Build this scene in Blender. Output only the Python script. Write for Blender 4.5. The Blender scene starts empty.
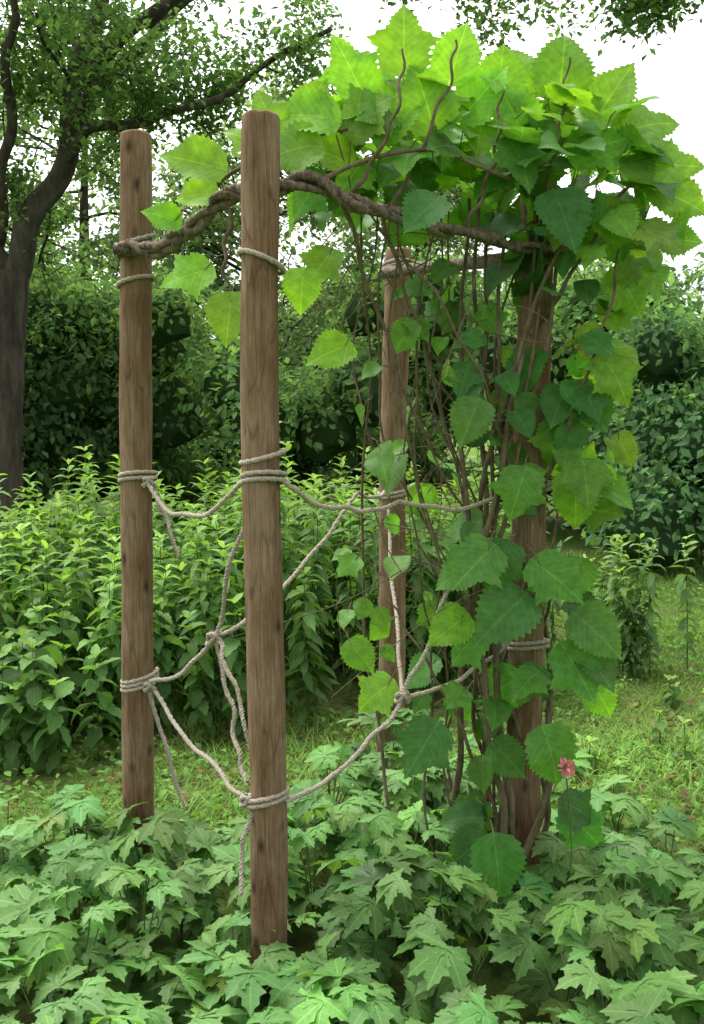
import bpy, math, numpy as np
from mathutils import Vector, noise, Matrix
rng = np.random.default_rng(11)
R = math.radians

# ------------------------------------------------------------------ helpers
def mesh_obj(name, V, F, col=None, luv=None, mat=None, parent=None, smooth=True):
    V = np.asarray(V, dtype=np.float32); F = np.asarray(F, dtype=np.int32)
    k = F.shape[1]
    me = bpy.data.meshes.new(name)
    me.vertices.add(len(V)); me.vertices.foreach_set('co', V.ravel())
    me.loops.add(F.size); me.loops.foreach_set('vertex_index', F.ravel())
    me.polygons.add(len(F))
    me.polygons.foreach_set('loop_start', np.arange(0, F.size, k, dtype=np.int32))
    me.polygons.foreach_set('loop_total', np.full(len(F), k, dtype=np.int32))
    me.polygons.foreach_set('use_smooth', np.full(len(F), smooth, dtype=bool))
    if col is not None:
        c = np.ones((len(V), 4), np.float32); c[:, :3] = col
        a = me.attributes.new('Col', 'FLOAT_COLOR', 'POINT'); a.data.foreach_set('color', c.ravel())
    if luv is not None:
        a = me.attributes.new('luv', 'FLOAT_VECTOR', 'POINT'); a.data.foreach_set('vector', np.asarray(luv, np.float32).ravel())
    me.update(calc_edges=True)
    ob = bpy.data.objects.new(name, me)
    bpy.context.collection.objects.link(ob)
    if mat: me.materials.append(mat)
    if parent: ob.parent = parent
    return ob

def empty(name):
    e = bpy.data.objects.new(name, None); bpy.context.collection.objects.link(e); return e

def norm(a):
    return a / np.maximum(np.linalg.norm(a, axis=-1, keepdims=True), 1e-9)

class Acc:
    def __init__(s): s.V=[]; s.F=[]; s.C=[]; s.U=[]; s.n=0
    def add(s, V, F, C=None, U=None):
        V=np.asarray(V,np.float32); s.V.append(V); s.F.append(np.asarray(F)+s.n)
        s.C.append(np.zeros((len(V),3),np.float32)+(np.asarray(C,np.float32) if C is not None else .5))
        s.U.append(np.zeros((len(V),3),np.float32) if U is None else np.asarray(U,np.float32)); s.n+=len(V)
    def inst(s, tpl, pos, d, n, size, col):
        pos=np.asarray(pos,float); k=len(pos)
        if k==0: return
        d=norm(np.asarray(d,float)); n=np.asarray(n,float)
        z=norm(n-(n*d).sum(1,keepdims=True)*d); x=np.cross(d,z)
        M=np.stack([x,d,z],axis=2)
        tV,tF,tU=tpl
        V=np.einsum('kij,nj->kni',M,tV)*np.asarray(size).reshape(-1,1,1)+pos[:,None,:]
        F=(tF[None]+(np.arange(k)*len(tV))[:,None,None]).reshape(-1,tF.shape[1])
        C=np.repeat(np.asarray(col,float),len(tV),axis=0)
        s.add(V.reshape(-1,3),F,C,np.tile(tU,(k,1)))
    def obj(s,name,mat,parent=None,smooth=True):
        return mesh_obj(name,np.concatenate(s.V),np.concatenate(s.F),np.concatenate(s.C),np.concatenate(s.U),mat,parent,smooth)

def spread(acc, tpls, pos, d, n, size, col):
    idx=rng.integers(0,len(tpls),len(pos))
    for i,t in enumerate(tpls):
        m=idx==i
        acc.inst(t,pos[m],d[m],n[m],np.asarray(size)[m],np.asarray(col)[m])

def tube(acc, P, rad, sides=6, col=(.1,.07,.05), rough=0.):
    P=np.asarray(P,float); m=len(P); rad=np.broadcast_to(np.asarray(rad,float),(m,))
    T=norm(np.gradient(P,axis=0))
    ref=np.array([0,0,1.]) if abs(T[:,2]).mean()<.8 else np.array([1.,0,0])
    A=norm(np.cross(T,ref)); B=np.cross(T,A)
    a=np.linspace(0,2*np.pi,sides,endpoint=False)
    rr=rad[:,None]*(1+rough*rng.normal(size=(m,sides)))
    V=P[:,None]+rr[...,None]*(np.cos(a)[None,:,None]*A[:,None]+np.sin(a)[None,:,None]*B[:,None])
    i=np.arange(m-1)[:,None]*sides; j=np.arange(sides)[None]; j2=(j+1)%sides
    F=np.stack([i+j,i+j2,i+sides+j2,i+sides+j],-1).reshape(-1,4)
    seg=np.concatenate([[0],np.cumsum(np.linalg.norm(np.diff(P,axis=0),axis=1))])
    U=np.stack([np.broadcast_to(a/(2*np.pi),(m,sides)),np.broadcast_to(seg[:,None],(m,sides)),np.zeros((m,sides))],-1).reshape(-1,3)
    acc.add(V.reshape(-1,3),F,col,U)

def smooth_path(pts,n):
    p=np.asarray(pts,float)
    p=np.vstack([2*p[0]-p[1],p,2*p[-1]-p[-2]])
    out=[]; segs=len(p)-3; per=max(2,n//segs)
    for s in range(segs):
        a,b,c,d=p[s:s+4]
        t=np.linspace(0,1,per,endpoint=False)[:,None]
        out.append(.5*((2*b)+(-a+c)*t+(2*a-5*b+4*c-d)*t**2+(-a+3*b-3*c+d)*t**3))
    out.append(p[-2][None]); return np.vstack(out)

# ------------------------------------------------------------------ leaf templates
def blade(rows, wf, serr=0., fold=.25, k=.6, drop=0., wave=0., us=(-1,-.5,0,.5,1), seed=0):
    r=np.random.default_rng(seed); ph=r.uniform(0,6)
    V=[];U=[]
    for i in range(rows+1):
        t=i/rows; w=max(wf(t),.0025)
        for u in us:
            a=abs(u); e=a>.9
            x=u*w*(1+(serr if (i%2 and e) else (-serr if e else 0)))
            y=t-drop*a*(1-t)**4+(serr*.25 if (i%2 and e) else 0)
            z=fold*abs(x)+wave*math.sin(t*8+u*2.5+ph)*a*w
            ang=k*y; 
            yy=(math.sin(ang)/k if abs(k)>1e-3 else y)+z*math.sin(ang); zz=-(1-math.cos(ang))/k*1. if abs(k)>1e-3 else 0
            V.append((x,yy,zz+z*math.cos(ang))); U.append((x,y,w))
    c=len(us); F=[(i*c+j,i*c+j+1,(i+1)*c+j+1,(i+1)*c+j) for i in range(rows) for j in range(c-1)]
    return np.array(V),np.array(F),np.array(U)

def w_ovate(t): return .50*max(math.sin(math.pi*min(1,t**.56)),0)**(.62+.55*t)*(1-.12*t) if t<1 else 0
def w_lobed(t):
    b=w_ovate(t); return b*(1+.36*math.exp(-((t-.42)/.075)**2)-.22*math.exp(-((t-.60)/.09)**2)-.10*math.exp(-((t-.26)/.07)**2))
def w_lance(t): return .17*max(math.sin(math.pi*min(1,t**.8)),0)**.9
def w_broad(t): return .26*max(math.sin(math.pi*min(1,t**.75)),0)**.85
def w_lobe(t): return .055+.15*math.exp(-((t-.5)/.28)**2)*(1 if t<.97 else .0) if t<.93 else .03*(1-t)/.07

VINE=[blade(26,w_lobed if s%3==0 else w_ovate,.075,.06+.08*(s%3),.25+.24*(s%4),.24,.14,seed=s) for s in range(10)]
def palmate(seed):
    r=np.random.default_rng(seed); Vs=[];Fs=[];Us=[];n=0
    for i,(ang,L) in enumerate([(0,1.),(45,.9),(-45,.9),(95,.66),(-95,.66)]):
        ang+=r.uniform(-7,7); L*=r.uniform(.9,1.08)
        V,F,U=blade(9,w_lobe,.2,.3,.4+r.uniform(-.2,.5),0,.08,us=(-1,0,1),seed=seed*9+i)
        V=V*L; V[:,0]*=1.3; a=R(ang); c,s_=math.cos(a),math.sin(a)
        X=V.copy(); X[:,0]=V[:,0]*c+V[:,1]*s_; X[:,1]=-V[:,0]*s_+V[:,1]*c; X[:,2]+=.006*i
        Vs.append(X);Fs.append(F+n);Us.append(U);n+=len(V)
    return np.vstack(Vs),np.vstack(Fs),np.vstack(Us)
PALM=[palmate(s) for s in range(7)]
LANCE=[blade(7,w_lance,.12,.35,k,0,.1,us=(-1,0,1),seed=s) for s,k in enumerate((.4,.8,1.2))]
BROAD=[blade(8,w_broad,.1,.3,k,0,.12,us=(-1,0,1),seed=s) for s,k in enumerate((.5,.9,1.3))]
SMALL=[blade(3,w_broad,0,.3,k,0,0,us=(-1,0,1)) for k in (.5,1.2)]
DIA=[(np.array([(0,0,0),(.3,.45,.06),(0,1,-.08),(-.28,.5,.05)]),np.array([(0,1,2,3)]),np.array([(0,0,1.),(.3,.45,1),(0,1,1),(-.3,.5,1)]))]
GRASS=[blade(3,lambda t:.045*(1-t)+.004,0,.1,k,0,0,us=(-1,1)) for k in (.3,.9,1.5)]

# ------------------------------------------------------------------ materials
def nt(name):
    m=bpy.data.materials.new(name); m.use_nodes=True; t=m.node_tree; t.nodes.clear()
    return m,t,t.nodes,t.links
def leaf_mat(name, trans=.38, veins=True, rough=.5, spec=.35, tmul=(1.5,1.55,.6), freq=9., vstr=.5, bstr=0.):
    m,t,N,L=nt(name)
    out=N.new('ShaderNodeOutputMaterial'); at=N.new('ShaderNodeAttribute'); at.attribute_name='Col'
    col=at.outputs['Color']; bumpn=None
    if veins:
        if bstr>0:
            geo=N.new('ShaderNodeNewGeometry')
            nz=N.new('ShaderNodeTexNoise'); nz.inputs['Scale'].default_value=45; nz.inputs['Detail'].default_value=2
            L.new(geo.outputs['Position'],nz.inputs['Vector'])
            mr=N.new('ShaderNodeMapRange'); mr.inputs[3].default_value=.82; mr.inputs[4].default_value=1.2
            mr.inputs[1].default_value=.3; mr.inputs[2].default_value=.7
            L.new(nz.outputs[0],mr.inputs[0])
            mu=N.new('ShaderNodeVectorMath'); mu.operation='SCALE'; L.new(col,mu.inputs[0]); L.new(mr.outputs[0],mu.inputs['Scale'])
            col=mu.outputs[0]
        uv=N.new('ShaderNodeAttribute'); uv.attribute_name='luv'
        sp=N.new('ShaderNodeSeparateXYZ'); L.new(uv.outputs['Vector'],sp.inputs[0])
        def M(op,a,b=None,c=None):
            n=N.new('ShaderNodeMath'); n.operation=op
            for i,v in enumerate((a,b,c)):
                if v is None: continue
                if isinstance(v,(int,float)): n.inputs[i].default_value=v
                else: L.new(v,n.inputs[i])
            return n.outputs[0]
        ax=M('ABSOLUTE',sp.outputs[0])
        mid=M('LESS_THAN',ax,.013)
        ph=M('MULTIPLY',M('SUBTRACT',sp.outputs[1],M('MULTIPLY',ax,.75)),freq)
        fr=M('ABSOLUTE',M('SUBTRACT',M('FRACT',ph),.5))
        side=M('MULTIPLY',M('LESS_THAN',fr,.05),.6)
        v=M('MAXIMUM',mid,side)
        mx=N.new('ShaderNodeMix'); mx.data_type='RGBA'
        L.new(M('MULTIPLY',v,vstr),mx.inputs[0]); L.new(col,mx.inputs[6])
        sc=N.new('ShaderNodeVectorMath'); sc.operation='MULTIPLY_ADD'; L.new(col,sc.inputs[0]); sc.inputs[1].default_value=(1.7,1.5,1.6); sc.inputs[2].default_value=(.02,.03,.01)
        L.new(sc.outputs[0],mx.inputs[7]); col=mx.outputs[2]
        p=N.new('ShaderNodeBsdfPrincipled'); p.inputs['Roughness'].default_value=rough; p.inputs['Specular IOR Level'].default_value=spec
        L.new(col,p.inputs['Base Color'])
        if bstr>0:
            bp=N.new('ShaderNodeBump'); bp.inputs['Strength'].default_value=bstr; bp.inputs['Distance'].default_value=.002
            L.new(M('ADD',M('MULTIPLY',fr,-1.5),M('MULTIPLY',v,-.5)),bp.inputs['Height']); L.new(bp.outputs[0],p.inputs['Normal'])
    else:
        p=N.new('ShaderNodeBsdfDiffuse'); L.new(col,p.inputs['Color'])
    tr=N.new('ShaderNodeBsdfTranslucent'); tm=N.new('ShaderNodeVectorMath'); tm.operation='MULTIPLY'; tm.inputs[1].default_value=tmul
    L.new(col,tm.inputs[0]); L.new(tm.outputs[0],tr.inputs['Color'])
    ms=N.new('ShaderNodeMixShader'); ms.inputs[0].default_value=trans
    L.new(p.outputs[0],ms.inputs[1]); L.new(tr.outputs[0],ms.inputs[2]); L.new(ms.outputs[0],out.inputs[0])
    return m

def wood_mat(name, c1, c2, c3, scale=1., bump=.5):
    m,t,N,L=nt(name)
    out=N.new('ShaderNodeOutputMaterial'); tc=N.new('ShaderNodeTexCoord')
    mp=N.new('ShaderNodeMapping'); mp.inputs['Scale'].default_value=(150*scale,150*scale,9*scale); L.new(tc.outputs['Object'],mp.inputs[0])
    n1=N.new('ShaderNodeTexNoise'); n1.inputs['Scale'].default_value=1; n1.inputs['Detail'].default_value=9; n1.inputs['Roughness'].default_value=.72; n1.inputs['Distortion'].default_value=.4; L.new(mp.outputs[0],n1.inputs[0])
    mpb=N.new('ShaderNodeMapping'); mpb.inputs['Scale'].default_value=(11,11,4); L.new(tc.outputs['Object'],mpb.inputs[0])
    n2=N.new('ShaderNodeTexNoise'); n2.inputs['Scale'].default_value=1; n2.inputs['Detail'].default_value=8; n2.inputs['Roughness'].default_value=.65; L.new(mpb.outputs[0],n2.inputs[0])
    cr=N.new('ShaderNodeValToRGB'); e=cr.color_ramp.elements; e[0].position=.27; e[0].color=(*c1,1); e[1].position=.75; e[1].color=(*c3,1)
    x=cr.color_ramp.elements.new(.5); x.color=(*c2,1); L.new(n1.outputs[0],cr.inputs[0])
    c2r=N.new('ShaderNodeValToRGB'); e=c2r.color_ramp.elements; e[0].position=.38; e[0].color=(.62,.49,.38,1); e[1].position=.62; e[1].color=(1.12,1.12,1.1,1)
    L.new(n2.outputs[0],c2r.inputs[0])
    mx=N.new('ShaderNodeMix'); mx.data_type='RGBA'; mx.blend_type='MULTIPLY'; mx.inputs[0].default_value=.9; L.new(cr.outputs[0],mx.inputs[6]); L.new(c2r.outputs[0],mx.inputs[7])
    mp2=N.new('ShaderNodeMapping'); mp2.inputs['Scale'].default_value=(38*scale,38*scale,2.6*scale); L.new(tc.outputs['Object'],mp2.inputs[0])
    vo=N.new('ShaderNodeTexVoronoi'); vo.feature='DISTANCE_TO_EDGE'; vo.inputs['Scale'].default_value=1; L.new(mp2.outputs[0],vo.inputs[0])
    ck=N.new('ShaderNodeMapRange'); ck.inputs[1].default_value=0; ck.inputs[2].default_value=.03; ck.inputs[3].default_value=.66; ck.inputs[4].default_value=1; L.new(vo.outputs['Distance'],ck.inputs[0])
    mp3=N.new('ShaderNodeMapping'); mp3.inputs['Scale'].default_value=(15,15,8); L.new(tc.outputs['Object'],mp3.inputs[0])
    v3=N.new('ShaderNodeTexVoronoi'); v3.inputs['Scale'].default_value=1; L.new(mp3.outputs[0],v3.inputs[0])
    k3=N.new('ShaderNodeMapRange'); k3.inputs[1].default_value=.06; k3.inputs[2].default_value=.22; k3.inputs[3].default_value=.3; k3.inputs[4].default_value=1; L.new(v3.outputs['Distance'],k3.inputs[0])
    mm=N.new('ShaderNodeMath'); mm.operation='MULTIPLY'; L.new(ck.outputs[0],mm.inputs[0]); L.new(k3.outputs[0],mm.inputs[1])
    sc=N.new('ShaderNodeVectorMath'); sc.operation='SCALE'; L.new(mx.outputs[2],sc.inputs[0]); L.new(mm.outputs[0],sc.inputs['Scale'])
    p=N.new('ShaderNodeBsdfPrincipled'); p.inputs['Roughness'].default_value=.9; p.inputs['Specular IOR Level'].default_value=.12; L.new(sc.outputs[0],p.inputs['Base Color'])
    ad=N.new('ShaderNodeMath'); ad.operation='ADD'; L.new(n1.outputs[0],ad.inputs[0]); L.new(mm.outputs[0],ad.inputs[1])
    bp=N.new('ShaderNodeBump'); bp.inputs['Strength'].default_value=bump; bp.inputs['Distance'].default_value=.004; L.new(ad.outputs[0],bp.inputs['Height']); L.new(bp.outputs[0],p.inputs['Normal'])
    L.new(p.outputs[0],out.inputs[0]); return m

def bark_mat(name,c1,c2,sc=12,stretch=.3,bump=.6,dist=.01):
    m,t,N,L=nt(name)
    out=N.new('ShaderNodeOutputMaterial'); tc=N.new('ShaderNodeTexCoord'); mp=N.new('ShaderNodeMapping'); mp.inputs['Scale'].default_value=(sc,sc,sc*stretch); L.new(tc.outputs['Object'],mp.inputs[0])
    n=N.new('ShaderNodeTexNoise'); n.inputs['Scale'].default_value=1; n.inputs['Detail'].default_value=7; n.inputs['Roughness'].default_value=.7; L.new(mp.outputs[0],n.inputs[0])
    cr=N.new('ShaderNodeValToRGB'); e=cr.color_ramp.elements; e[0].position=.35; e[0].color=(*c1,1); e[1].position=.68; e[1].color=(*c2,1); L.new(n.outputs[0],cr.inputs[0])
    p=N.new('ShaderNodeBsdfPrincipled'); p.inputs['Roughness'].default_value=.9; p.inputs['Specular IOR Level'].default_value=.15; L.new(cr.outputs[0],p.inputs['Base Color'])
    bp=N.new('ShaderNodeBump'); bp.inputs['Strength'].default_value=bump; bp.inputs['Distance'].default_value=dist; L.new(n.outputs[0],bp.inputs['Height']); L.new(bp.outputs[0],p.inputs['Normal'])
    L.new(p.outputs[0],out.inputs[0]); return m

M_vine=leaf_mat('vine_leaf',.42,True,.5,.22,(1.8,1.75,.5),8,.6,.2)
M_cover=leaf_mat('groundcover_leaf',.3,True,.55,.2,(1.6,1.6,.6),6,.6)
M_shrub=leaf_mat('shrub_leaf',.38,True,.55,.2,(1.6,1.6,.6),6)
M_far=leaf_mat('tree_leaf',.48,False,.6,.15,(1.5,1.55,.7))
M_grass=leaf_mat('grass_blade',.3,False,.6,.15)
M_post=wood_mat('weathered_post_wood',(.12,.08,.048),(.225,.158,.10),(.34,.255,.175))
M_bark=bark_mat('tree_bark',(.03,.026,.022),(.11,.094,.075),10,.25,.8,.03)
M_vbark=bark_mat('vine_bark',(.065,.05,.035),(.27,.215,.16),70,.5,.8,.006)
M_stem=bark_mat('vine_stem_bark',(.08,.065,.038),(.21,.17,.105),60,.4,.5,.003)
M_rope=bark_mat('rope_fibre',(.27,.235,.18),(.5,.45,.36),160,1,.7,.002)

# ------------------------------------------------------------------ ground
def ground():
    m,t,N,L=nt('soil_and_turf')
    out=N.new('ShaderNodeOutputMaterial'); g=N.new('ShaderNodeNewGeometry')
    n=N.new('ShaderNodeTexNoise'); n.inputs['Scale'].default_value=1.3; n.inputs['Detail'].default_value=9; n.inputs['Roughness'].default_value=.7; L.new(g.outputs['Position'],n.inputs[0])
    n2=N.new('ShaderNodeTexNoise'); n2.inputs['Scale'].default_value=28; n2.inputs['Detail'].default_value=6; n2.inputs['Roughness'].default_value=.75; L.new(g.outputs['Position'],n2.inputs[0])
    cr=N.new('ShaderNodeValToRGB'); e=cr.color_ramp.elements; e[0].position=.5; e[0].color=(.10,.16,.04,1); e[1].position=.68; e[1].color=(.14,.11,.065,1); L.new(n.outputs[0],cr.inputs[0])
    c2=N.new('ShaderNodeValToRGB'); e=c2.color_ramp.elements; e[0].position=.3; e[0].color=(.5,.5,.45,1); e[1].position=.7; e[1].color=(1.4,1.4,1.2,1); L.new(n2.outputs[0],c2.inputs[0])
    mx=N.new('ShaderNodeMix'); mx.data_type='RGBA'; mx.blend_type='MULTIPLY'; mx.inputs[0].default_value=1; L.new(cr.outputs[0],mx.inputs[6]); L.new(c2.outputs[0],mx.inputs[7])
    p=N.new('ShaderNodeBsdfPrincipled'); p.inputs['Roughness'].default_value=.95; p.inputs['Specular IOR Level'].default_value=.1; L.new(mx.outputs[2],p.inputs['Base Color'])
    bp=N.new('ShaderNodeBump'); bp.inputs['Distance'].default_value=.02; L.new(n2.outputs[0],bp.inputs['Height']); L.new(bp.outputs[0],p.inputs['Normal']); L.new(p.outputs[0],out.inputs[0])
    a=np.linspace(-1,1,161); a=np.sign(a)*np.abs(a)**3*400
    X,Y=np.meshgrid(a,a+6); Z=.02*np.sin(X*1.7+Y*.6)*np.exp(-(X**2+Y**2)/400)+.015*np.sin(Y*2.3-X)*np.exp(-(X**2+Y**2)/400)
    V=np.stack([X,Y,Z],-1).reshape(-1,3); k=161
    i=np.arange(k-1)[:,None]*k; j=np.arange(k-1)[None]
    F=np.stack([i+j,i+j+1,i+k+j+1,i+k+j],-1).reshape(-1,4)
    mesh_obj('ground',V,F,mat=m)
ground()
def gz(x,y): return .02*np.sin(x*1.7+y*.6)+.015*np.sin(y*2.3-x)

# ------------------------------------------------------------------ posts
def post(base,top,r,seed):
    base=np.array(base,float); top=np.array(top,float)
    rows=90; sides=40
    ts=np.linspace(0,1,rows+1)
    V=[]
    a=np.linspace(0,2*np.pi,sides,endpoint=False)
    for t in ts:
        c=base+(top-base)*t
        c=c+np.array([noise.noise(Vector((seed,t*2.2,0))),noise.noise(Vector((seed+7,t*2.2,0))),0])*.014
        for x in a:
            rr=r*(1.04-.07*t)*(1+.07*noise.noise(Vector((math.cos(x)*1.2+seed,math.sin(x)*1.2,t*9)))+.03*noise.noise(Vector((math.cos(x)*5+seed,math.sin(x)*5,t*12))))
            V.append((c[0]+rr*math.cos(x),c[1]+rr*math.sin(x),c[2]))
    for rr_f,dz in ((.96,.005),(.88,.008),(.5,.009),(.02,.009)):
        for i,x in enumerate(a):
            q=np.array(V[rows*sides+i]); c=top
            dd=(q-c); V.append(tuple(c+np.array([dd[0]*rr_f,dd[1]*rr_f,dz+.003*noise.noise(Vector((x*2,seed,rr_f*3)))])))
    tot=rows+4; F=[]
    for i in range(tot):
        for j in range(sides): F.append((i*sides+j,i*sides+(j+1)%sides,(i+1)*sides+(j+1)%sides,(i+1)*sides+j))
    V=np.array(V)
    org=Vector(base); V-=base
    ob=mesh_obj('wooden_post',V,F,mat=M_post); ob.location=org; return ob
PL=((-.66,3.0,-.05),(-.632,3.0,2.28)); PF=((-.218,2.45,-.05),(-.218,2.45,2.18))
PR=((.511,2.85,-.05),(.515,2.85,2.16)); PB=((.145,3.9,-.05),(.176,3.9,2.09))
post(*PL,.047,1.3); post(*PF,.0465,5.1); post(*PR,.049,9.7); post(*PB,.052,14.2)

# ------------------------------------------------------------------ twisted vine beam
def twisted(name,pts,rad,strands,pitch,sr,mat,n=260,wob=.004,parent=None,sides=7,rough=.06,taper=0.):
    P=smooth_path(pts,n); T=norm(np.gradient(P,axis=0)); ref=np.array([0,0,1.]) if abs(T[:,2]).mean()<.8 else np.array([1.,0,0])
    A=norm(np.cross(T,ref)); B=np.cross(T,A)
    s=np.concatenate([[0],np.cumsum(np.linalg.norm(np.diff(P,axis=0),axis=1))])
    acc=Acc()
    for k in range(strands):
        ph=2*np.pi*k/strands+s/pitch*2*np.pi
        Q=P+rad*(np.cos(ph)[:,None]*A+np.sin(ph)[:,None]*B)
        Q+=wob*np.stack([np.sin(s*31+k),np.sin(s*23+k*2),np.sin(s*27+k*3)],-1)
        tube(acc,Q,sr*(1+.12*np.sin(s*19+k*2))*(1-taper*s/s[-1]),sides,rough=rough)
    return acc.obj(name,mat,parent)
twisted('twisted_vine_beam',[(-.68,2.925,1.945),(-.62,2.92,1.95),(-.52,2.80,1.935),(-.42,2.68,1.965),(-.32,2.58,2.02),(-.2,2.53,2.03),(-.10,2.53,2.05),(-.03,2.56,2.02),(.08,2.60,1.99),(.2,2.64,1.965),(.33,2.70,1.95),(.46,2.76,1.93),(.60,2.78,1.92)],.0085,3,.27,.0125,M_vbark,320,.007,None,8,.16,.25)
a=Acc(); P=smooth_path([(.12,3.83,2.0),(.25,3.6,1.99),(.4,3.2,1.95),(.5,2.92,1.93),(.52,2.8,1.93)],40)
tube(a,P,.021*(1+.06*np.sin(np.arange(len(P))*.9)),10,rough=.05); a.obj('wooden_crossbar',M_vbark)

# ------------------------------------------------------------------ ropes
rope_root=empty('tied_rope')
def axis_at(P,z):
    b,t=np.array(P[0]),np.array(P[1]); return b+(t-b)*((z-b[2])/(t[2]-b[2]))
def rope(pts,n_per_m=300,r=.0033):
    P=smooth_path(pts,60); ln=np.linalg.norm(np.diff(P,axis=0),axis=1).sum()
    n=int(max(40,ln*n_per_m))
    twisted('rope_strand',pts,r,3,.026,r*1.08,M_rope,n,.0006,rope_root,6,.08)
def wrap(P,z,r=.05,turns=2,gap=.014,tilt=.012,ph=0.):
    n=26*turns; pts=[]
    for i in range(n+1):
        a=2*np.pi*i/26+ph; c=axis_at(P,z+gap*i/26)
        pts.append((c[0]+(r+.003)*math.cos(a),c[1]+(r+.003)*math.sin(a),c[2]+tilt*math.sin(a*1+1+ph)))
    rope(pts)
def knot(c,s=.014):
    c=np.array(c); pts=[]
    for i in range(26):
        a=i*.62; pts.append(c+s*np.array([math.cos(a)*(1+.4*math.sin(a*.7)),math.sin(a)*.8,math.sin(a*1.3+.5)]))
    rope(pts)
wrap(PL,1.945,.052,2,.022,.014,.01); wrap(PL,1.86,.05,1,.01,.012,1.); wrap(PL,1.275,.05,2,.016,.010,2); wrap(PL,.645,.05,3,.013,.012,.5)
wrap(PF,1.845,.05,1,.004,-.022,.2); wrap(PF,1.372,.05,1,.01,.012,.4); wrap(PF,1.31,.05,2,.016,.012,2.2); wrap(PF,.50,.05,2,.014,.012,1.2)
wrap(PR,1.25,.052,2,.014,.01,1.); wrap(PR,.80,.052,2,.014,.01,2.); wrap(PB,1.15,.055,2,.014,.01,0.); wrap(PR,1.93,.056,3,.016,.012,2.)
wrap(PB,2.0,.056,3,.016,.012,2.)
def jig(p,s=.006): return tuple(np.array(p)+rng.normal(0,s,3))
def span(a,b,sag,n=7,s=.005):
    a=np.array(a,float); b=np.array(b,float); out=[tuple(a)]
    for i in range(1,n):
        t=i/n; q=a+(b-a)*t; q[2]-=sag*4*t*(1-t); out.append(jig(q,s))
    out.append(tuple(b)); rope(out)
K=(-.375,2.68,.87)
knot(K,.016)
span((-.61,2.95,1.285),(-.262,2.47,1.33),.10)
span((-.60,2.96,1.275),(-.50,2.85,1.07),-.03,5)
knot((-.60,2.945,1.28),.012)
span((-.255,2.49,1.31),K,.0,7,.012)
span((-.61,2.95,.675),K,.03,6)
span(K,(.02,3.3,1.22),.05,8)
span((.02,3.3,1.22),(.13,3.84,1.18),.02,5)
span((-.61,2.96,.66),(-.262,2.44,.515),.03,8)
span((-.62,2.96,.65),(-.50,2.9,.30),-.01,6)
span(K,(-.268,2.46,.55),.04,7)
span(K,(-.262,2.5,.62),-.04,7)
span((-.26,2.44,.50),(-.275,2.36,.30),-.01,5)
knot((-.262,2.425,.515),.013)
knot((-.61,2.945,.66),.012)
span((-.17,2.43,1.32),(.13,2.75,1.24),.05,8)
span((.13,2.75,1.24),(.46,2.80,1.26),.03,6)
span((-.17,2.43,.51),(.14,2.7,.70),.05,8)
span((.14,2.7,.70),(.46,2.80,.85),.04,6)
span((.14,2.7,.70),(.29,2.75,1.05),.02,6)
span((.29,2.75,1.05),(.46,2.80,1.27),-.01,5)
span((.14,2.7,.70),(.14,3.85,1.12),.1,7)
knot((.14,2.7,.70),.013)

# ------------------------------------------------------------------ climbing vine
vine=empty('climbing_vine')
S=Acc(); LV=Acc()
def cvar(base,n,v=.18):
    b=np.asarray(base,float)[None]*(1+rng.normal(0,v,(n,1)))
    b=b*(1+rng.normal(0,.06,(n,3))); return np.clip(b,.004,1)
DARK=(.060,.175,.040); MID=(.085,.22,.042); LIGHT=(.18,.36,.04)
def stem(pts,r0,r1,n=40,wob=.006):
    P=smooth_path(pts,n); 
    s=np.arange(len(P))
    P=P+wob*np.stack([np.sin(s*.55+rng.uniform(0,6)),np.sin(s*.47+rng.uniform(0,6)),np.sin(s*.4+rng.uniform(0,6))*.6],-1)
    tube(S,P,np.linspace(r0,r1,len(P)),6,rough=.05); return P
def leaves(pos,d,n,size,col):
    spread(LV,VINE,np.asarray(pos,float),np.asarray(d,float),np.asarray(n,float),np.asarray(size,float),np.asarray(col,float))
def petiole(a,b,r=.0016):
    m=(np.array(a)+np.array(b))/2+np.array([0,0,.012]); tube(S,np.array([a,m,b]),r,4)
for i in range(8):
    ph=rng.uniform(0,6.28); tw=rng.uniform(-3,3); x0=.48+rng.normal(0,.06); y0=2.85+rng.normal(0,.07); rr=rng.uniform(.06,.12)
    pts=[(x0+rng.normal(0,.04),y0+rng.normal(0,.04),0)]
    for z in np.linspace(.3,2.05,8): 
        pts.append((.49+rr*math.cos(ph+tw*z)*1.3-.03*(i%3),2.84+rr*math.sin(ph+tw*z),z+rng.normal(0,.03)))
    stem(pts,rng.uniform(.007,.013),.005,60)
for i in range(9):
    x0=.40+rng.normal(0,.06); x1=.30+rng.normal(0,.16); y=2.9+rng.normal(0,.10)
    pts=[(x0,y,.0),(x0-.02+rng.normal(0,.05),y,.5),((x0+x1)/2+rng.normal(0,.08),y,1.0),(x1+rng.normal(0,.07),y,1.5),(x1-.05+rng.normal(0,.05),y-.05,2.05)]
    stem(pts,rng.uniform(.003,.007),.003,50,.012)
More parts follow.
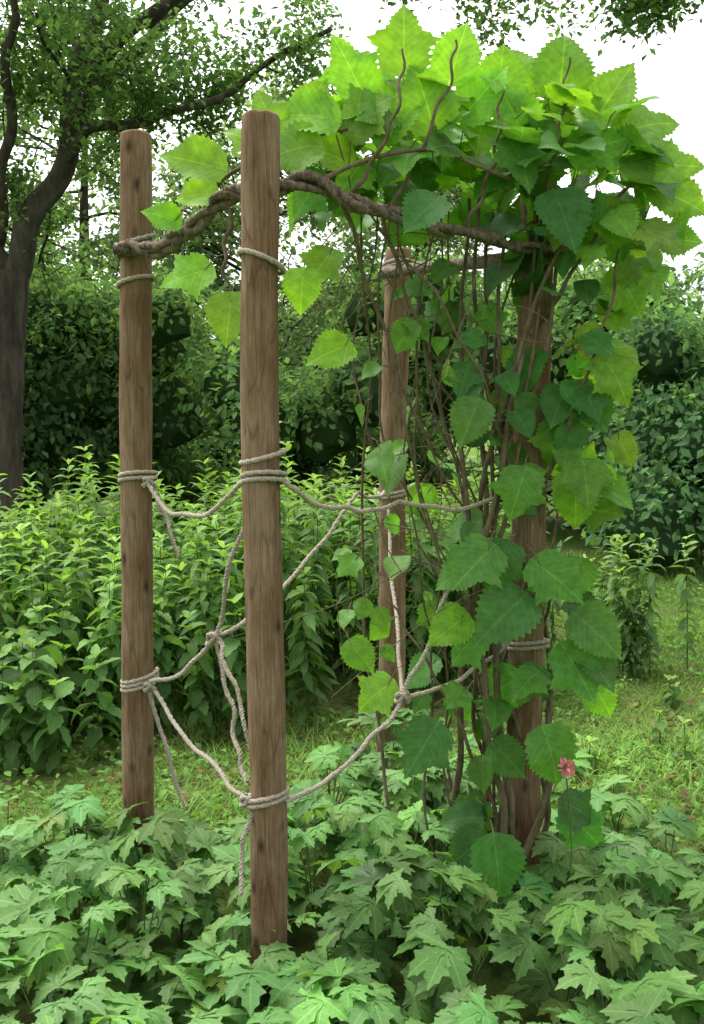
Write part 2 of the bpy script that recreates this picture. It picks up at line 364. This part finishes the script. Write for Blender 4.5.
for pts in ([(-.02,2.62,2.02),(.03,2.7,1.86),(.12,2.75,1.62),(.2,2.8,1.42),(.33,2.85,1.2),(.44,2.86,1.05)],
            [(.08,2.7,2.0),(.15,2.75,1.8),(.25,2.8,1.55),(.42,2.85,1.4)],
            [(.48,2.8,.55),(.40,2.8,.9),(.30,2.85,1.3),(.2,2.9,1.75),(.1,2.9,2.1)],
            [(.5,2.8,1.0),(.40,2.75,1.45),(.25,2.7,1.75),(.02,2.65,2.02)],
            [(.15,3.0,.1),(.08,3.05,.5),(.03,3.1,1.0),(.05,3.0,1.6),(.02,2.8,2.05)],
            [(.46,2.8,.2),(.33,2.75,.55),(.2,2.8,.8),(.1,2.85,.95)],
            [(.5,2.8,1.7),(.62,2.75,1.9),(.75,2.75,2.1),(.88,2.72,2.05)],
            [(-.30,2.6,2.0),(-.32,2.55,1.85),(-.28,2.55,1.7)],
            [(-.42,2.68,1.97),(-.30,2.62,2.10),(-.12,2.6,2.17),(.1,2.62,2.22)],
            [(-.10,2.55,2.04),(.05,2.58,2.12),(.22,2.6,2.14),(.40,2.62,2.08),(.5,2.7,2.12)],
            [(.1,2.62,2.0),(.16,2.6,2.12),(.24,2.6,2.3),(.26,2.62,2.42)],
            [(.3,2.68,1.96),(.36,2.62,2.12),(.38,2.64,2.3)],[(.0,2.6,2.03),(.1,2.55,2.2),(.13,2.58,2.38)],
            [(.5,2.78,2.0),(.54,2.7,2.2),(.56,2.7,2.4)],
            [(.52,2.8,1.2),(.60,2.72,1.5),(.68,2.7,1.75),(.72,2.7,2.0)]):
    stem(pts,.007,.003,45,.006)
for i in range(70):
    x=rng.uniform(-.05,.6); y=rng.uniform(2.65,3.2); z=rng.uniform(1.0,2.1)
    d=np.array([rng.normal(0,.22),rng.normal(0,.1),-rng.uniform(.05,.4)])
    p=np.array([x,y,z]); stem([p,p+d*.4+rng.normal(0,.03,3),p+d],.002,.0009,14,.004)
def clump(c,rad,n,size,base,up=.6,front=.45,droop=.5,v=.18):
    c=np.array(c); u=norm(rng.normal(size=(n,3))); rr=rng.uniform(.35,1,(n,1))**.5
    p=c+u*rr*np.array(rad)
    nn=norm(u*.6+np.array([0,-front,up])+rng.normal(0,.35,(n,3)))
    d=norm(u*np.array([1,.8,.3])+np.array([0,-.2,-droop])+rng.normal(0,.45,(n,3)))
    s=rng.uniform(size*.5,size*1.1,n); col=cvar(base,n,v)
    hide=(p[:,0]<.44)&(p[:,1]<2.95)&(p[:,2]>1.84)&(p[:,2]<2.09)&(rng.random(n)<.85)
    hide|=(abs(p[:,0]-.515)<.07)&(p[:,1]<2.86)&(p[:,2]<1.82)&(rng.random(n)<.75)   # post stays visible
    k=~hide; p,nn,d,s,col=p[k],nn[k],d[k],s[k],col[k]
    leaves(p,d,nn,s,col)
    for q,dd in zip(p,d): petiole(q-dd*.05+rng.normal(0,.02,3)-np.array([0,0,.02]),q)
clump((.28,3.0,2.18),(.46,.42,.14),80,.145,MID,droop=.2)
clump((.30,2.9,2.27),(.42,.36,.10),70,.14,LIGHT,up=.8,droop=.1)
clump((.58,2.85,2.15),(.26,.34,.19),46,.145,MID,droop=.3)
clump((.72,2.8,2.0),(.15,.26,.2),24,.135,(.14,.29,.04),droop=.7)
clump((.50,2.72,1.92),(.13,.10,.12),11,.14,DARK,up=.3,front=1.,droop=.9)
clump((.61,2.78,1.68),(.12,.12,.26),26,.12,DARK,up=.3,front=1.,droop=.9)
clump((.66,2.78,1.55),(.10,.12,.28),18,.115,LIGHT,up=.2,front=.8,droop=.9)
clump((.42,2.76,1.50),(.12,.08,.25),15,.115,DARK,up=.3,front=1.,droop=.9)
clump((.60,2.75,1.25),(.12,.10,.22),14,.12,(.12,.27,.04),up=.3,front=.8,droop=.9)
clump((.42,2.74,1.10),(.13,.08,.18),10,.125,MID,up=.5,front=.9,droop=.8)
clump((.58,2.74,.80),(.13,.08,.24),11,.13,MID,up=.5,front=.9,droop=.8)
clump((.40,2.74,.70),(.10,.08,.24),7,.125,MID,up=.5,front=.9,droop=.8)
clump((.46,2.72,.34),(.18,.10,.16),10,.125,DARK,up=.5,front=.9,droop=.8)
clump((.08,2.85,2.18),(.28,.3,.11),34,.14,(.12,.28,.04),droop=.3)
clump((.25,2.85,1.45),(.24,.2,.34),24,.10,(.11,.25,.04),up=.4,front=.8,droop=.8)
clump((.12,3.0,1.0),(.18,.2,.28),15,.10,(.11,.25,.04),up=.4,front=.8,droop=.8)
clump((.34,2.85,1.82),(.20,.1,.08),10,.12,MID,up=.5,front=.8,droop=.6)
clump((.30,2.8,.72),(.16,.1,.16),7,.11,MID,up=.5,front=.8,droop=.6)
for (x,y,z,dx,dz,s) in [(.13,2.62,2.36,.0,1,.15),(.26,2.7,2.36,.25,1,.14),(.38,2.72,2.30,.1,1,.15),(.55,2.75,2.34,.1,1.,.17),(.02,2.65,2.31,-.5,1,.15),
    (.10,2.7,2.30,-.7,.6,.14),(.47,2.8,2.36,-.3,1,.13),(.66,2.75,2.28,.5,.8,.15),(.72,2.72,2.22,1.,.35,.16),(.78,2.7,2.13,1,.0,.15),(.80,2.68,2.06,1,-.35,.15),
    (-.06,2.6,2.22,-1,.2,.15),(-.10,2.55,2.14,-1,-.1,.14),(-.34,2.55,2.09,-.8,.2,.14),(-.36,2.62,2.04,-1,.0,.10),(.30,2.68,2.26,.5,.6,.15),(.20,2.62,2.22,-.2,.7,.16),
    (.60,2.7,2.16,.6,.2,.16),(-.20,2.60,2.20,-.3,.9,.11),(-.24,2.62,2.16,-.8,.5,.10),(.44,2.68,2.2,-.2,.5,.15),(.66,2.68,2.0,.8,-.4,.15),(.72,2.75,1.85,.6,-.8,.14),(.08,2.62,2.2,.4,.4,.14),(-.02,2.62,2.12,-.6,.3,.13),(-.12,2.64,2.22,.3,.7,.13),(.0,2.6,2.2,.2,.2,.14)]:
    leaves([(x,y,z)],[(dx,-.15,dz)],[(-.2*dx,-.9,.45)],[s],cvar(LIGHT,1,.12))
    petiole((x-dx*.04,y+.02,z-.1),(x,y,z))
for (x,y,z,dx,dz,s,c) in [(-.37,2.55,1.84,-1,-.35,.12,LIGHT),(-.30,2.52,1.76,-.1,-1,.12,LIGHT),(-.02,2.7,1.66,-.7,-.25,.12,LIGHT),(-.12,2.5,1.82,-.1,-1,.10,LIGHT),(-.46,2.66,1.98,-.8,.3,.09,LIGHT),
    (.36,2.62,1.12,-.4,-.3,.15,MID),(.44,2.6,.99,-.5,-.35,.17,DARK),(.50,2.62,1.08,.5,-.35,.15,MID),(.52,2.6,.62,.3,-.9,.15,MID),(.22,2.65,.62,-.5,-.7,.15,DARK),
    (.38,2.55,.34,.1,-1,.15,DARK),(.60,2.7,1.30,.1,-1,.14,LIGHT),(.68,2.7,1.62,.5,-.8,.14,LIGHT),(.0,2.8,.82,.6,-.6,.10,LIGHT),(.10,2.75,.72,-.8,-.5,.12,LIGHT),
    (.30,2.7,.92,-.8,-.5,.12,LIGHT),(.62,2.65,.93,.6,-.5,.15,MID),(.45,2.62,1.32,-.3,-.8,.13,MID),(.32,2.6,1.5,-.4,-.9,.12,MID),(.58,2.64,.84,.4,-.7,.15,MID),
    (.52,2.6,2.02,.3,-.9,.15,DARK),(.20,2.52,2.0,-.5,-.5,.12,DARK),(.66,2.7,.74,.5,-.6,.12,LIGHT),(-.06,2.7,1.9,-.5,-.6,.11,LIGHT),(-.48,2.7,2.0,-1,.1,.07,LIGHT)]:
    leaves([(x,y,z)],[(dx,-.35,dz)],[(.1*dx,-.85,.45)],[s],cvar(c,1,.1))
    petiole((x-dx*.06,y+.05,z+.05),(x,y,z))
LV.obj('vine_leaves',M_vine,vine); S.obj('vine_stems',M_stem,vine)

# ------------------------------------------------------------------ foreground groundcover
cover=empty('palmate_groundcover'); G=Acc(); GS=Acc()
pl=[]
for x in np.arange(-2.6,3.0,.18):
    for y in np.arange(1.15,4.2,.18):
        xx=x+rng.uniform(-.08,.08); yy=y+rng.uniform(-.08,.08)
        back=3.0+.85*math.exp(-((xx-.15)/.42)**2)+.10*math.sin(xx*3)+.1*(xx>.6)
        if yy>back: continue
        h=.29+.14*noise.noise(Vector((xx*1.8,yy*1.8,3)))
        if yy>2.6: h*=.85
        dfp=math.hypot(xx+.2,(yy-2.15)*.8)
        if dfp<.34: h*=.55
        if math.hypot(xx-.45,yy-2.6)<.25: h*=.7
        if yy<1.6: h*=.8
        if math.hypot(xx,yy)<1.2 : h*=.7
        pl.append((xx,yy,h))
for (x,y,h) in pl:
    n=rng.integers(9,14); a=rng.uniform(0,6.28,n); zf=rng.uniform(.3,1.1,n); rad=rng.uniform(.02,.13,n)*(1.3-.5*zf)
    z0=float(gz(x,y)); psz=rng.uniform(.8,1.15)
    pos=np.stack([x+np.cos(a)*rad,y+np.sin(a)*rad,z0+h*zf],-1)
    tl=rng.uniform(-.5,.35,n)
    d=np.stack([np.cos(a),np.sin(a),tl],-1)
    nn=np.stack([np.cos(a)*.35+rng.normal(0,.28,n),np.sin(a)*.35+rng.normal(0,.28,n)-.15,np.ones(n)],-1)
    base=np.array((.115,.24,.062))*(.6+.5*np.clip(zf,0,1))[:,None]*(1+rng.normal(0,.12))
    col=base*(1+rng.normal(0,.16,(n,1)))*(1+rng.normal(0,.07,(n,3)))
    yel=rng.random(n)<.05; col[yel]*=np.array((1.5,1.2,1))
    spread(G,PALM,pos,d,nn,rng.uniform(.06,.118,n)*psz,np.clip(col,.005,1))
    for i in range(n):
        q=pos[i]; b=np.array([x,y,z0]); tube(GS,np.array([b,(b+q)/2+np.array([0,0,.03]),q]),.0017,4)
G.obj('groundcover_leaves',M_cover,cover)
M_green=bark_mat('green_stem',(.05,.10,.025),(.12,.18,.06),40,.5,.2,.001)
GS.obj('groundcover_stems',M_green,cover)

# ------------------------------------------------------------------ leafy shrub bed
def leafy_stems(name,plist,tpls,L0,gap,base,dens=2):
    root=empty(name); A=Acc(); B=Acc(); P=[];D=[];Nn=[];Sz=[];C=[]
    for (x,y,H,f) in plist:
        lean=rng.normal(0,.08,2); z0=float(gz(x,y))
        tube(B,np.array([(x,y,z0-.02),(x+lean[0]*.4*H,y+lean[1]*.4*H,z0+H*.5),(x+lean[0]*H,y+lean[1]*H,z0+H)]),[.004,.003,.0015],4)
        k=int(H*.92/gap); ph=rng.uniform(0,6.28); tint=1+rng.normal(0,.13)
        for i in range(k):
            t=.08+.92*(i+1)/k; c=np.array([x+lean[0]*H*t,y+lean[1]*H*t,z0+H*t])
            for j in range(dens):
                a=ph+i*1.7+j*2*np.pi/dens+rng.normal(0,.25)
                top=max(0,(t-.75)/.25)
                P.append(c); D.append((math.cos(a),math.sin(a),-.25+.2*rng.normal()+top*1.3)); Nn.append((rng.normal(0,.25)-.3*math.cos(a)*top,rng.normal(0,.25)-.3*math.sin(a)*top,1))
                Sz.append(L0*f*(1-.5*top)*rng.uniform(.75,1.2)*(.7+.3*t))
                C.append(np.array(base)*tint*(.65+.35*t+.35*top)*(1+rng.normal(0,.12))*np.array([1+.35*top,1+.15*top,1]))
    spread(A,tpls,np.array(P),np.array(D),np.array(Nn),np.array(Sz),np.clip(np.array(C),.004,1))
    A.obj('leaves',M_shrub,root); B.obj('stems',M_green,root); return root
pls=[]
for x in np.arange(-3.6,1.0,.15):
    for y in np.arange(4.55,6.5,.17):
        xx=x+rng.uniform(-.07,.07); yy=y+rng.uniform(-.07,.07)
        if xx>-.15 and yy<5.0: continue
        H=.88+.20*noise.noise(Vector((xx*1.5,yy*1.5,0)))+.08*rng.normal()+(.12 if xx>-.7 else 0)
        if rng.random()<.12: H+=.24
        if yy<4.75: H*=.8
        pls.append((xx,yy,max(H,.3),1.))
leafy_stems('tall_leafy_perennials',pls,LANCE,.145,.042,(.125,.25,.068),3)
pls=[]
for x in np.arange(-2.8,-1.0,.15):
    for y in np.arange(4.05,4.6,.15):
        pls.append((x+rng.uniform(-.06,.06),y+rng.uniform(-.06,.06),.52+.1*rng.normal()-.12*max(0,(x+1.4)/.4),1.))
for x in np.arange(-1.0,-.2,.16):
    pls.append((x+rng.uniform(-.06,.06),4.4+rng.uniform(-.1,.1),.5+.08*rng.normal(),.9))
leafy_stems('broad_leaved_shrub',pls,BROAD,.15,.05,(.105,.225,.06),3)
pls=[(1.6+rng.normal(0,.14),5.6+rng.normal(0,.14),.4+.4*rng.random(),.8) for i in range(11)]
pls+=[(1.4+rng.normal(0,.12),6.1+rng.normal(0,.12),.4+.4*rng.random(),.8) for i in range(8)]
leafy_stems('wild_sapling',pls,LANCE,.15,.04,(.14,.26,.085),3)
pls=[(rng.uniform(.9,3.),rng.uniform(3.2,5.2),rng.uniform(.08,.2),.6) for i in range(60)]
leafy_stems('low_weeds',pls,BROAD,.12,.035,(.13,.25,.065),3)

# ------------------------------------------------------------------ lawn
n=210000
x=rng.uniform(-4,6,n); y=rng.uniform(2.9,10.2,n)
dens=np.array([noise.noise(Vector((float(a)*1.1,float(b)*1.1,9))) for a,b in zip(x,y)])
keep=(dens>-.42+.15*rng.normal(size=n))&~((x<.6)&(y>4.8)); x,y,dens=x[keep],y[keep],dens[keep]; n=len(x)
g=Acc(); a=rng.uniform(0,6.28,n)
pos=np.stack([x,y,gz(x,y)],-1); d=np.stack([np.cos(a)*.6,np.sin(a)*.6,rng.uniform(.4,1.3,n)],-1); nn=np.stack([-np.cos(a),-np.sin(a),np.ones(n)*.5],-1)
col=np.array((.18,.30,.075))*(1+.5*dens[:,None])*(1+rng.normal(0,.2,(n,1)))
col[rng.random(n)<.06]=(.28,.24,.12)
spread(g,GRASS,pos,d,nn,rng.uniform(.025,.07,n)*(1.1+.7*dens),np.clip(col,.01,1))
lawn=empty('lawn_grass'); g.obj('grass_blades',M_grass,lawn)
n=34000; x=rng.uniform(-4,6,n); y=rng.uniform(2.9,10,n); kk=~((x<.6)&(y>4.8)); x,y=x[kk],y[kk]; n=len(x)
cl=np.array([noise.noise(Vector((float(a)*.9+4,float(b)*.9,2))) for a,b in zip(x,y)])>-.1; x,y=x[cl],y[cl]; n=len(x); a=rng.uniform(0,6.28,n)
g=Acc(); pos=np.stack([x,y,gz(x,y)+rng.uniform(.01,.06,n)],-1)
spread(g,SMALL,pos,np.stack([np.cos(a),np.sin(a),rng.normal(0,.3,n)],-1),np.stack([rng.normal(0,.3,n),rng.normal(0,.3,n)-.1,np.ones(n)],-1),rng.uniform(.025,.055,n),cvar((.14,.27,.065),n,.2))
g.obj('clover_leaves',M_grass,lawn)
n=800; x=rng.uniform(-2.5,4,n); y=rng.uniform(3.1,5,n); a=rng.uniform(0,6.28,n); g=Acc()
spread(g,SMALL,np.stack([x,y,gz(x,y)+.02],-1),np.stack([np.cos(a),np.sin(a),rng.normal(0,.3,n)],-1),np.stack([rng.normal(0,.4,n),rng.normal(0,.4,n),np.ones(n)],-1),rng.uniform(.03,.07,n),cvar((.18,.12,.065),n,.25))
g.obj('dry_leaf_litter',M_grass)

# ------------------------------------------------------------------ pink flower
fl=empty('pink_flower'); A=Acc(); c=np.array([.570,2.58,.545]); n=60
u=norm(rng.normal(size=(n,3))+np.array([0,-.2,.4])); 
A.inst(SMALL[0],c+u*.008,u,np.cross(u,rng.normal(size=(n,3))),rng.uniform(.015,.024,n),cvar((.75,.33,.40),n,.15)); A.obj('petals',M_grass,fl)
A=Acc(); tube(A,np.array([(.60,2.66,0),(.60,2.62,.3),c]),.002,5); A.obj('stalk',M_green,fl)

# ------------------------------------------------------------------ trees
def branchy(W,Lp,p,d,ln,r,lev,maxlev):
    nseg=6; P=[np.array(p)]; dd=np.array(d,float)
    for i in range(nseg):
        dd=norm(dd+rng.normal(0,.16,3)+np.array([0,0,.03 if lev<2 else -.05])); P.append(P[-1]+dd*ln/nseg)
    P=np.array(P); tube(W,P,np.linspace(r,r*.45,len(P)),6 if lev<2 else 4)
    if lev>=maxlev-1: 
        for q in P[1:]: Lp.append(q)
    if lev<maxlev:
        for j in range(rng.integers(3,6)):
            i=rng.integers(2,nseg+1); a=norm(rng.normal(size=3)*np.array([1,1,.6])); nd=norm(norm(P[i]-P[i-1])*.7+a*.9)
            branchy(W,Lp,P[i],nd,ln*rng.uniform(.45,.7),r*.5,lev+1,maxlev)
def limb(W,Lp,pts,r0,r1,kids,ln,maxlev=3,lo=.25,bias=(0,0,0)):
    P=smooth_path(pts,36); P=P+.03*np.stack([np.sin(np.arange(len(P))*.6),np.cos(np.arange(len(P))*.5),np.sin(np.arange(len(P))*.4)],-1)
    tube(W,P,np.linspace(r0,r1,len(P)),12,rough=.03)
    for j in range(kids):
        i=max(1,int(rng.uniform(lo,1)*(len(P)-1))); a=norm(rng.normal(size=3)+np.array(bias))
        branchy(W,Lp,P[i],norm(norm(P[min(i+1,len(P)-1)]-P[i-1])*.4+a),ln*rng.uniform(.6,1.1),max(r1*.5,.010),1,maxlev)
def tree_leaves(Lp,per,sz,spreadr,base,name,parent,tpls=DIA):
    C=np.array(Lp); k=len(C)
    tint=1+rng.normal(0,.15,k); P=np.repeat(C,per,0)+rng.normal(0,spreadr,(k*per,3)); n=len(P)
    a=rng.uniform(0,6.28,n); D=np.stack([np.cos(a),np.sin(a),rng.normal(-.5,.4,n)],-1); Nn=np.stack([rng.normal(0,.5,n),rng.normal(0,.5,n),np.ones(n)],-1)
    col=np.array(base)*np.repeat(tint,per)[:,None]*(1+rng.normal(0,.15,(n,1)))
    A=Acc(); spread(A,tpls,P,D,Nn,rng.uniform(sz*.6,sz*1.2,n),np.clip(col,.004,1)); A.obj(name,M_far,parent,smooth=False)
    return n
tr=empty('large_tree'); W=Acc(); Lp=[]
TP=smooth_path([(-3.42,9.5,-.1),(-3.36,9.5,.6),(-3.3,9.5,1.6),(-3.22,9.5,2.4),(-3.17,9.5,2.75)],24)
tube(W,TP,np.linspace(.22,.16,len(TP)),16,rough=.03)
limb(W,Lp,[(-3.2,9.5,2.6),(-2.95,9.45,3.2),(-2.62,9.4,3.8),(-2.4,9.3,4.6),(-2.1,9.2,5.6),(-1.9,9.1,6.6)],.13,.05,8,1.4,lo=.35)
limb(W,Lp,[(-3.2,9.5,2.6),(-3.42,9.5,3.2),(-3.65,9.4,4.2),(-3.75,9.3,5.4),(-3.9,9.3,6.6)],.10,.04,9,1.4)
limb(W,Lp,[(-2.7,9.4,3.65),(-2.3,9.2,3.95),(-1.8,9.0,4.0),(-1.3,8.9,4.05),(-.8,8.8,4.35),(-.2,8.7,4.6)],.055,.02,5,.7,bias=(0,0,.5))
limb(W,Lp,[(-2.45,9.3,4.4),(-1.9,9.1,4.75),(-1.2,8.9,5.2),(-.2,8.7,5.35),(.9,8.6,5.3),(2.1,8.5,5.35)],.07,.022,10,.95,lo=.2)
limb(W,Lp,[(-2.6,9.4,3.9),(-2.3,9.8,4.6),(-1.6,10.2,5.4),(-.6,10.6,6.0),(.6,10.8,6.4)],.07,.025,5,1.1)
limb(W,Lp,[(-3.3,9.5,3.0),(-3.0,9.0,3.9),(-2.8,8.6,4.7),(-2.6,8.2,5.4)],.06,.02,5,.9)
limb(W,Lp,[(-3.25,9.5,2.7),(-3.7,9.6,3.2),(-4.3,9.6,3.6),(-5.0,9.6,4.2)],.06,.02,7,1.1)
limb(W,Lp,[(-1.8,9.1,4.8),(-.6,8.4,5.4),(1.0,8.0,5.2),(2.4,8.0,5.0),(3.3,8.0,4.75)],.04,.015,7,.6,lo=.3)
tree_leaves(Lp,5,.08,.09,(.11,.20,.075),'crown_leaves',tr)
W.obj('trunk_and_limbs',M_bark,tr)

def back_tree(x,y,h,spreadw,base,per=5,sz=.15):
    t=empty('background_tree'); W=Acc(); Lp=[]
    TP=smooth_path([(x,y,-.1),(x+.1,y,h*.3),(x,y+.1,h*.6),(x+.1,y,h*.9)],20)
    tube(W,TP,np.linspace(.2,.05,len(TP)),8)
    for z in np.linspace(h*.25,h*.95,11):
        for j in range(2):
            a=rng.uniform(0,6.28); ln=spreadw*(1-.5*(z/h))*rng.uniform(.7,1.1)
            branchy(W,Lp,(x,y,z),norm(np.array([math.cos(a),math.sin(a),.35])),ln,.035,1,3)
    tree_leaves(Lp,per,sz,.16,base,'crown_leaves',t); W.obj('trunk_and_limbs',M_bark,t)
HAZY_LEAF=(.18,.27,.14)  # leaf green lightened: aerial haze is put into the colour
back_tree(-1.7,17,6.2,2.1,HAZY_LEAF); back_tree(1.3,19,6.8,2.1,HAZY_LEAF); back_tree(-5.0,19,7.4,2.5,HAZY_LEAF); back_tree(-8.5,15,8,2.6,HAZY_LEAF); back_tree(11.5,17,6,2.2,HAZY_LEAF)

def mass(name,blobs,per,sz,base,core=.58):
    root=empty(name); A=Acc(); Cc=Acc()
    import bmesh; bm=bmesh.new(); bmesh.ops.create_icosphere(bm,subdivisions=2,radius=1)
    iv=np.array([v.co[:] for v in bm.verts]); fi=np.array([[v.index for v in f.verts] for f in bm.faces]); bm.free()
    for (x,y,z,r) in blobs:
        n=int(per*r*r/.5); u=norm(rng.normal(size=(n,3))); u[:,2]=np.where(u[:,2]<-.3,-u[:,2],u[:,2])
        q=np.array([x,y,z])+u*r*rng.uniform(.58,1.3,(n,1))*np.array([1,1,.9]); q[:,2]=np.maximum(q[:,2],.03)
        d=norm(u*.5+rng.normal(0,.5,(n,3))+np.array([0,0,-.45])); nn=norm(u+np.array([0,0,.6])+rng.normal(0,.4,(n,3)))
        col=np.array(base)*(1+rng.normal(0,.18))*(1+rng.normal(0,.18,(n,1)))
        spread(A,DIA,q,d,nn,rng.uniform(sz*.6,sz*1.3,n),np.clip(col,.004,1))
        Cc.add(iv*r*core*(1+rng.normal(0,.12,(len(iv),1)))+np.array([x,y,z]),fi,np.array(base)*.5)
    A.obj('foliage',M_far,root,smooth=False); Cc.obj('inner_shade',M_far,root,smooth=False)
bl=[]
for i in range(200):
    x=rng.uniform(-15,15); y=rng.uniform(11.4,14); top=2.9+.5*math.sin(x*.9)+.4*math.sin(x*2.1+1)+(.5 if x<-1 else 0)
    r=rng.uniform(.4,.85); bl.append((x,y,rng.uniform(.3,max(top-r,.6)),r))
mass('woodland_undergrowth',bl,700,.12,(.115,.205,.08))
bl=[]
for i in range(100):
    x=rng.uniform(2.6,7.2); y=rng.uniform(8.9,11); top=3.0+.35*math.sin(x*1.7)-.5*max(0,2.9-x)
    r=rng.uniform(.35,.65); z=rng.uniform(.2,max(top-r,.5)); 
    bl.append((x,y+.25*z*.3,z,r))
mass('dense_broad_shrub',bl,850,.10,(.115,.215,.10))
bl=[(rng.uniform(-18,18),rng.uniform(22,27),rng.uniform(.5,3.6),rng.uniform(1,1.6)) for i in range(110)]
mass('distant_trees',bl,200,.25,(.17,.26,.14))  # distance haze painted into this paler foliage colour

# ------------------------------------------------------------------ world, sun, camera
SKY=.42; SUN=2.0; EL=62; AZ=-40
w=bpy.data.worlds.new("World"); bpy.context.scene.world=w; w.use_nodes=True; t=w.node_tree; N=t.nodes; L=t.links; N.clear()
o=N.new('ShaderNodeOutputWorld'); b=N.new('ShaderNodeBackground'); s=N.new('ShaderNodeTexSky'); s.sky_type='NISHITA'; s.sun_disc=False
s.sun_elevation=R(EL); s.sun_rotation=R(AZ); s.air_density=1.; s.dust_density=5.; s.ozone_density=1.
hs=N.new('ShaderNodeHueSaturation'); hs.inputs['Saturation'].default_value=.08
L.new(s.outputs[0],hs.inputs['Color']); L.new(hs.outputs[0],b.inputs[0]); b.inputs[1].default_value=SKY; L.new(b.outputs[0],o.inputs[0])
sl=bpy.data.lights.new('sun','SUN'); sl.energy=SUN; sl.angle=R(50); sl.color=(1,.97,.9); so=bpy.data.objects.new('sun',sl); bpy.context.collection.objects.link(so)
el,az=R(EL),R(AZ)
v=Vector((math.sin(az)*math.cos(el),math.cos(az)*math.cos(el),math.sin(el)))
so.rotation_euler=v.to_track_quat('Z','Y').to_euler(); so.location=(0,0,12)
cam=bpy.data.cameras.new('camera'); co=bpy.data.objects.new('camera',cam); bpy.context.collection.objects.link(co)
cam.sensor_fit='VERTICAL'; cam.sensor_height=24; cam.lens=24*1000/1024; cam.clip_end=2000; cam.clip_start=.05
co.location=(0,0,1.5); co.rotation_euler=(R(90-6),0,0)
bpy.context.scene.camera=co
vs=bpy.context.scene.view_settings; vs.view_transform='Standard'; vs.look='None'; vs.exposure=0; vs.gamma=1
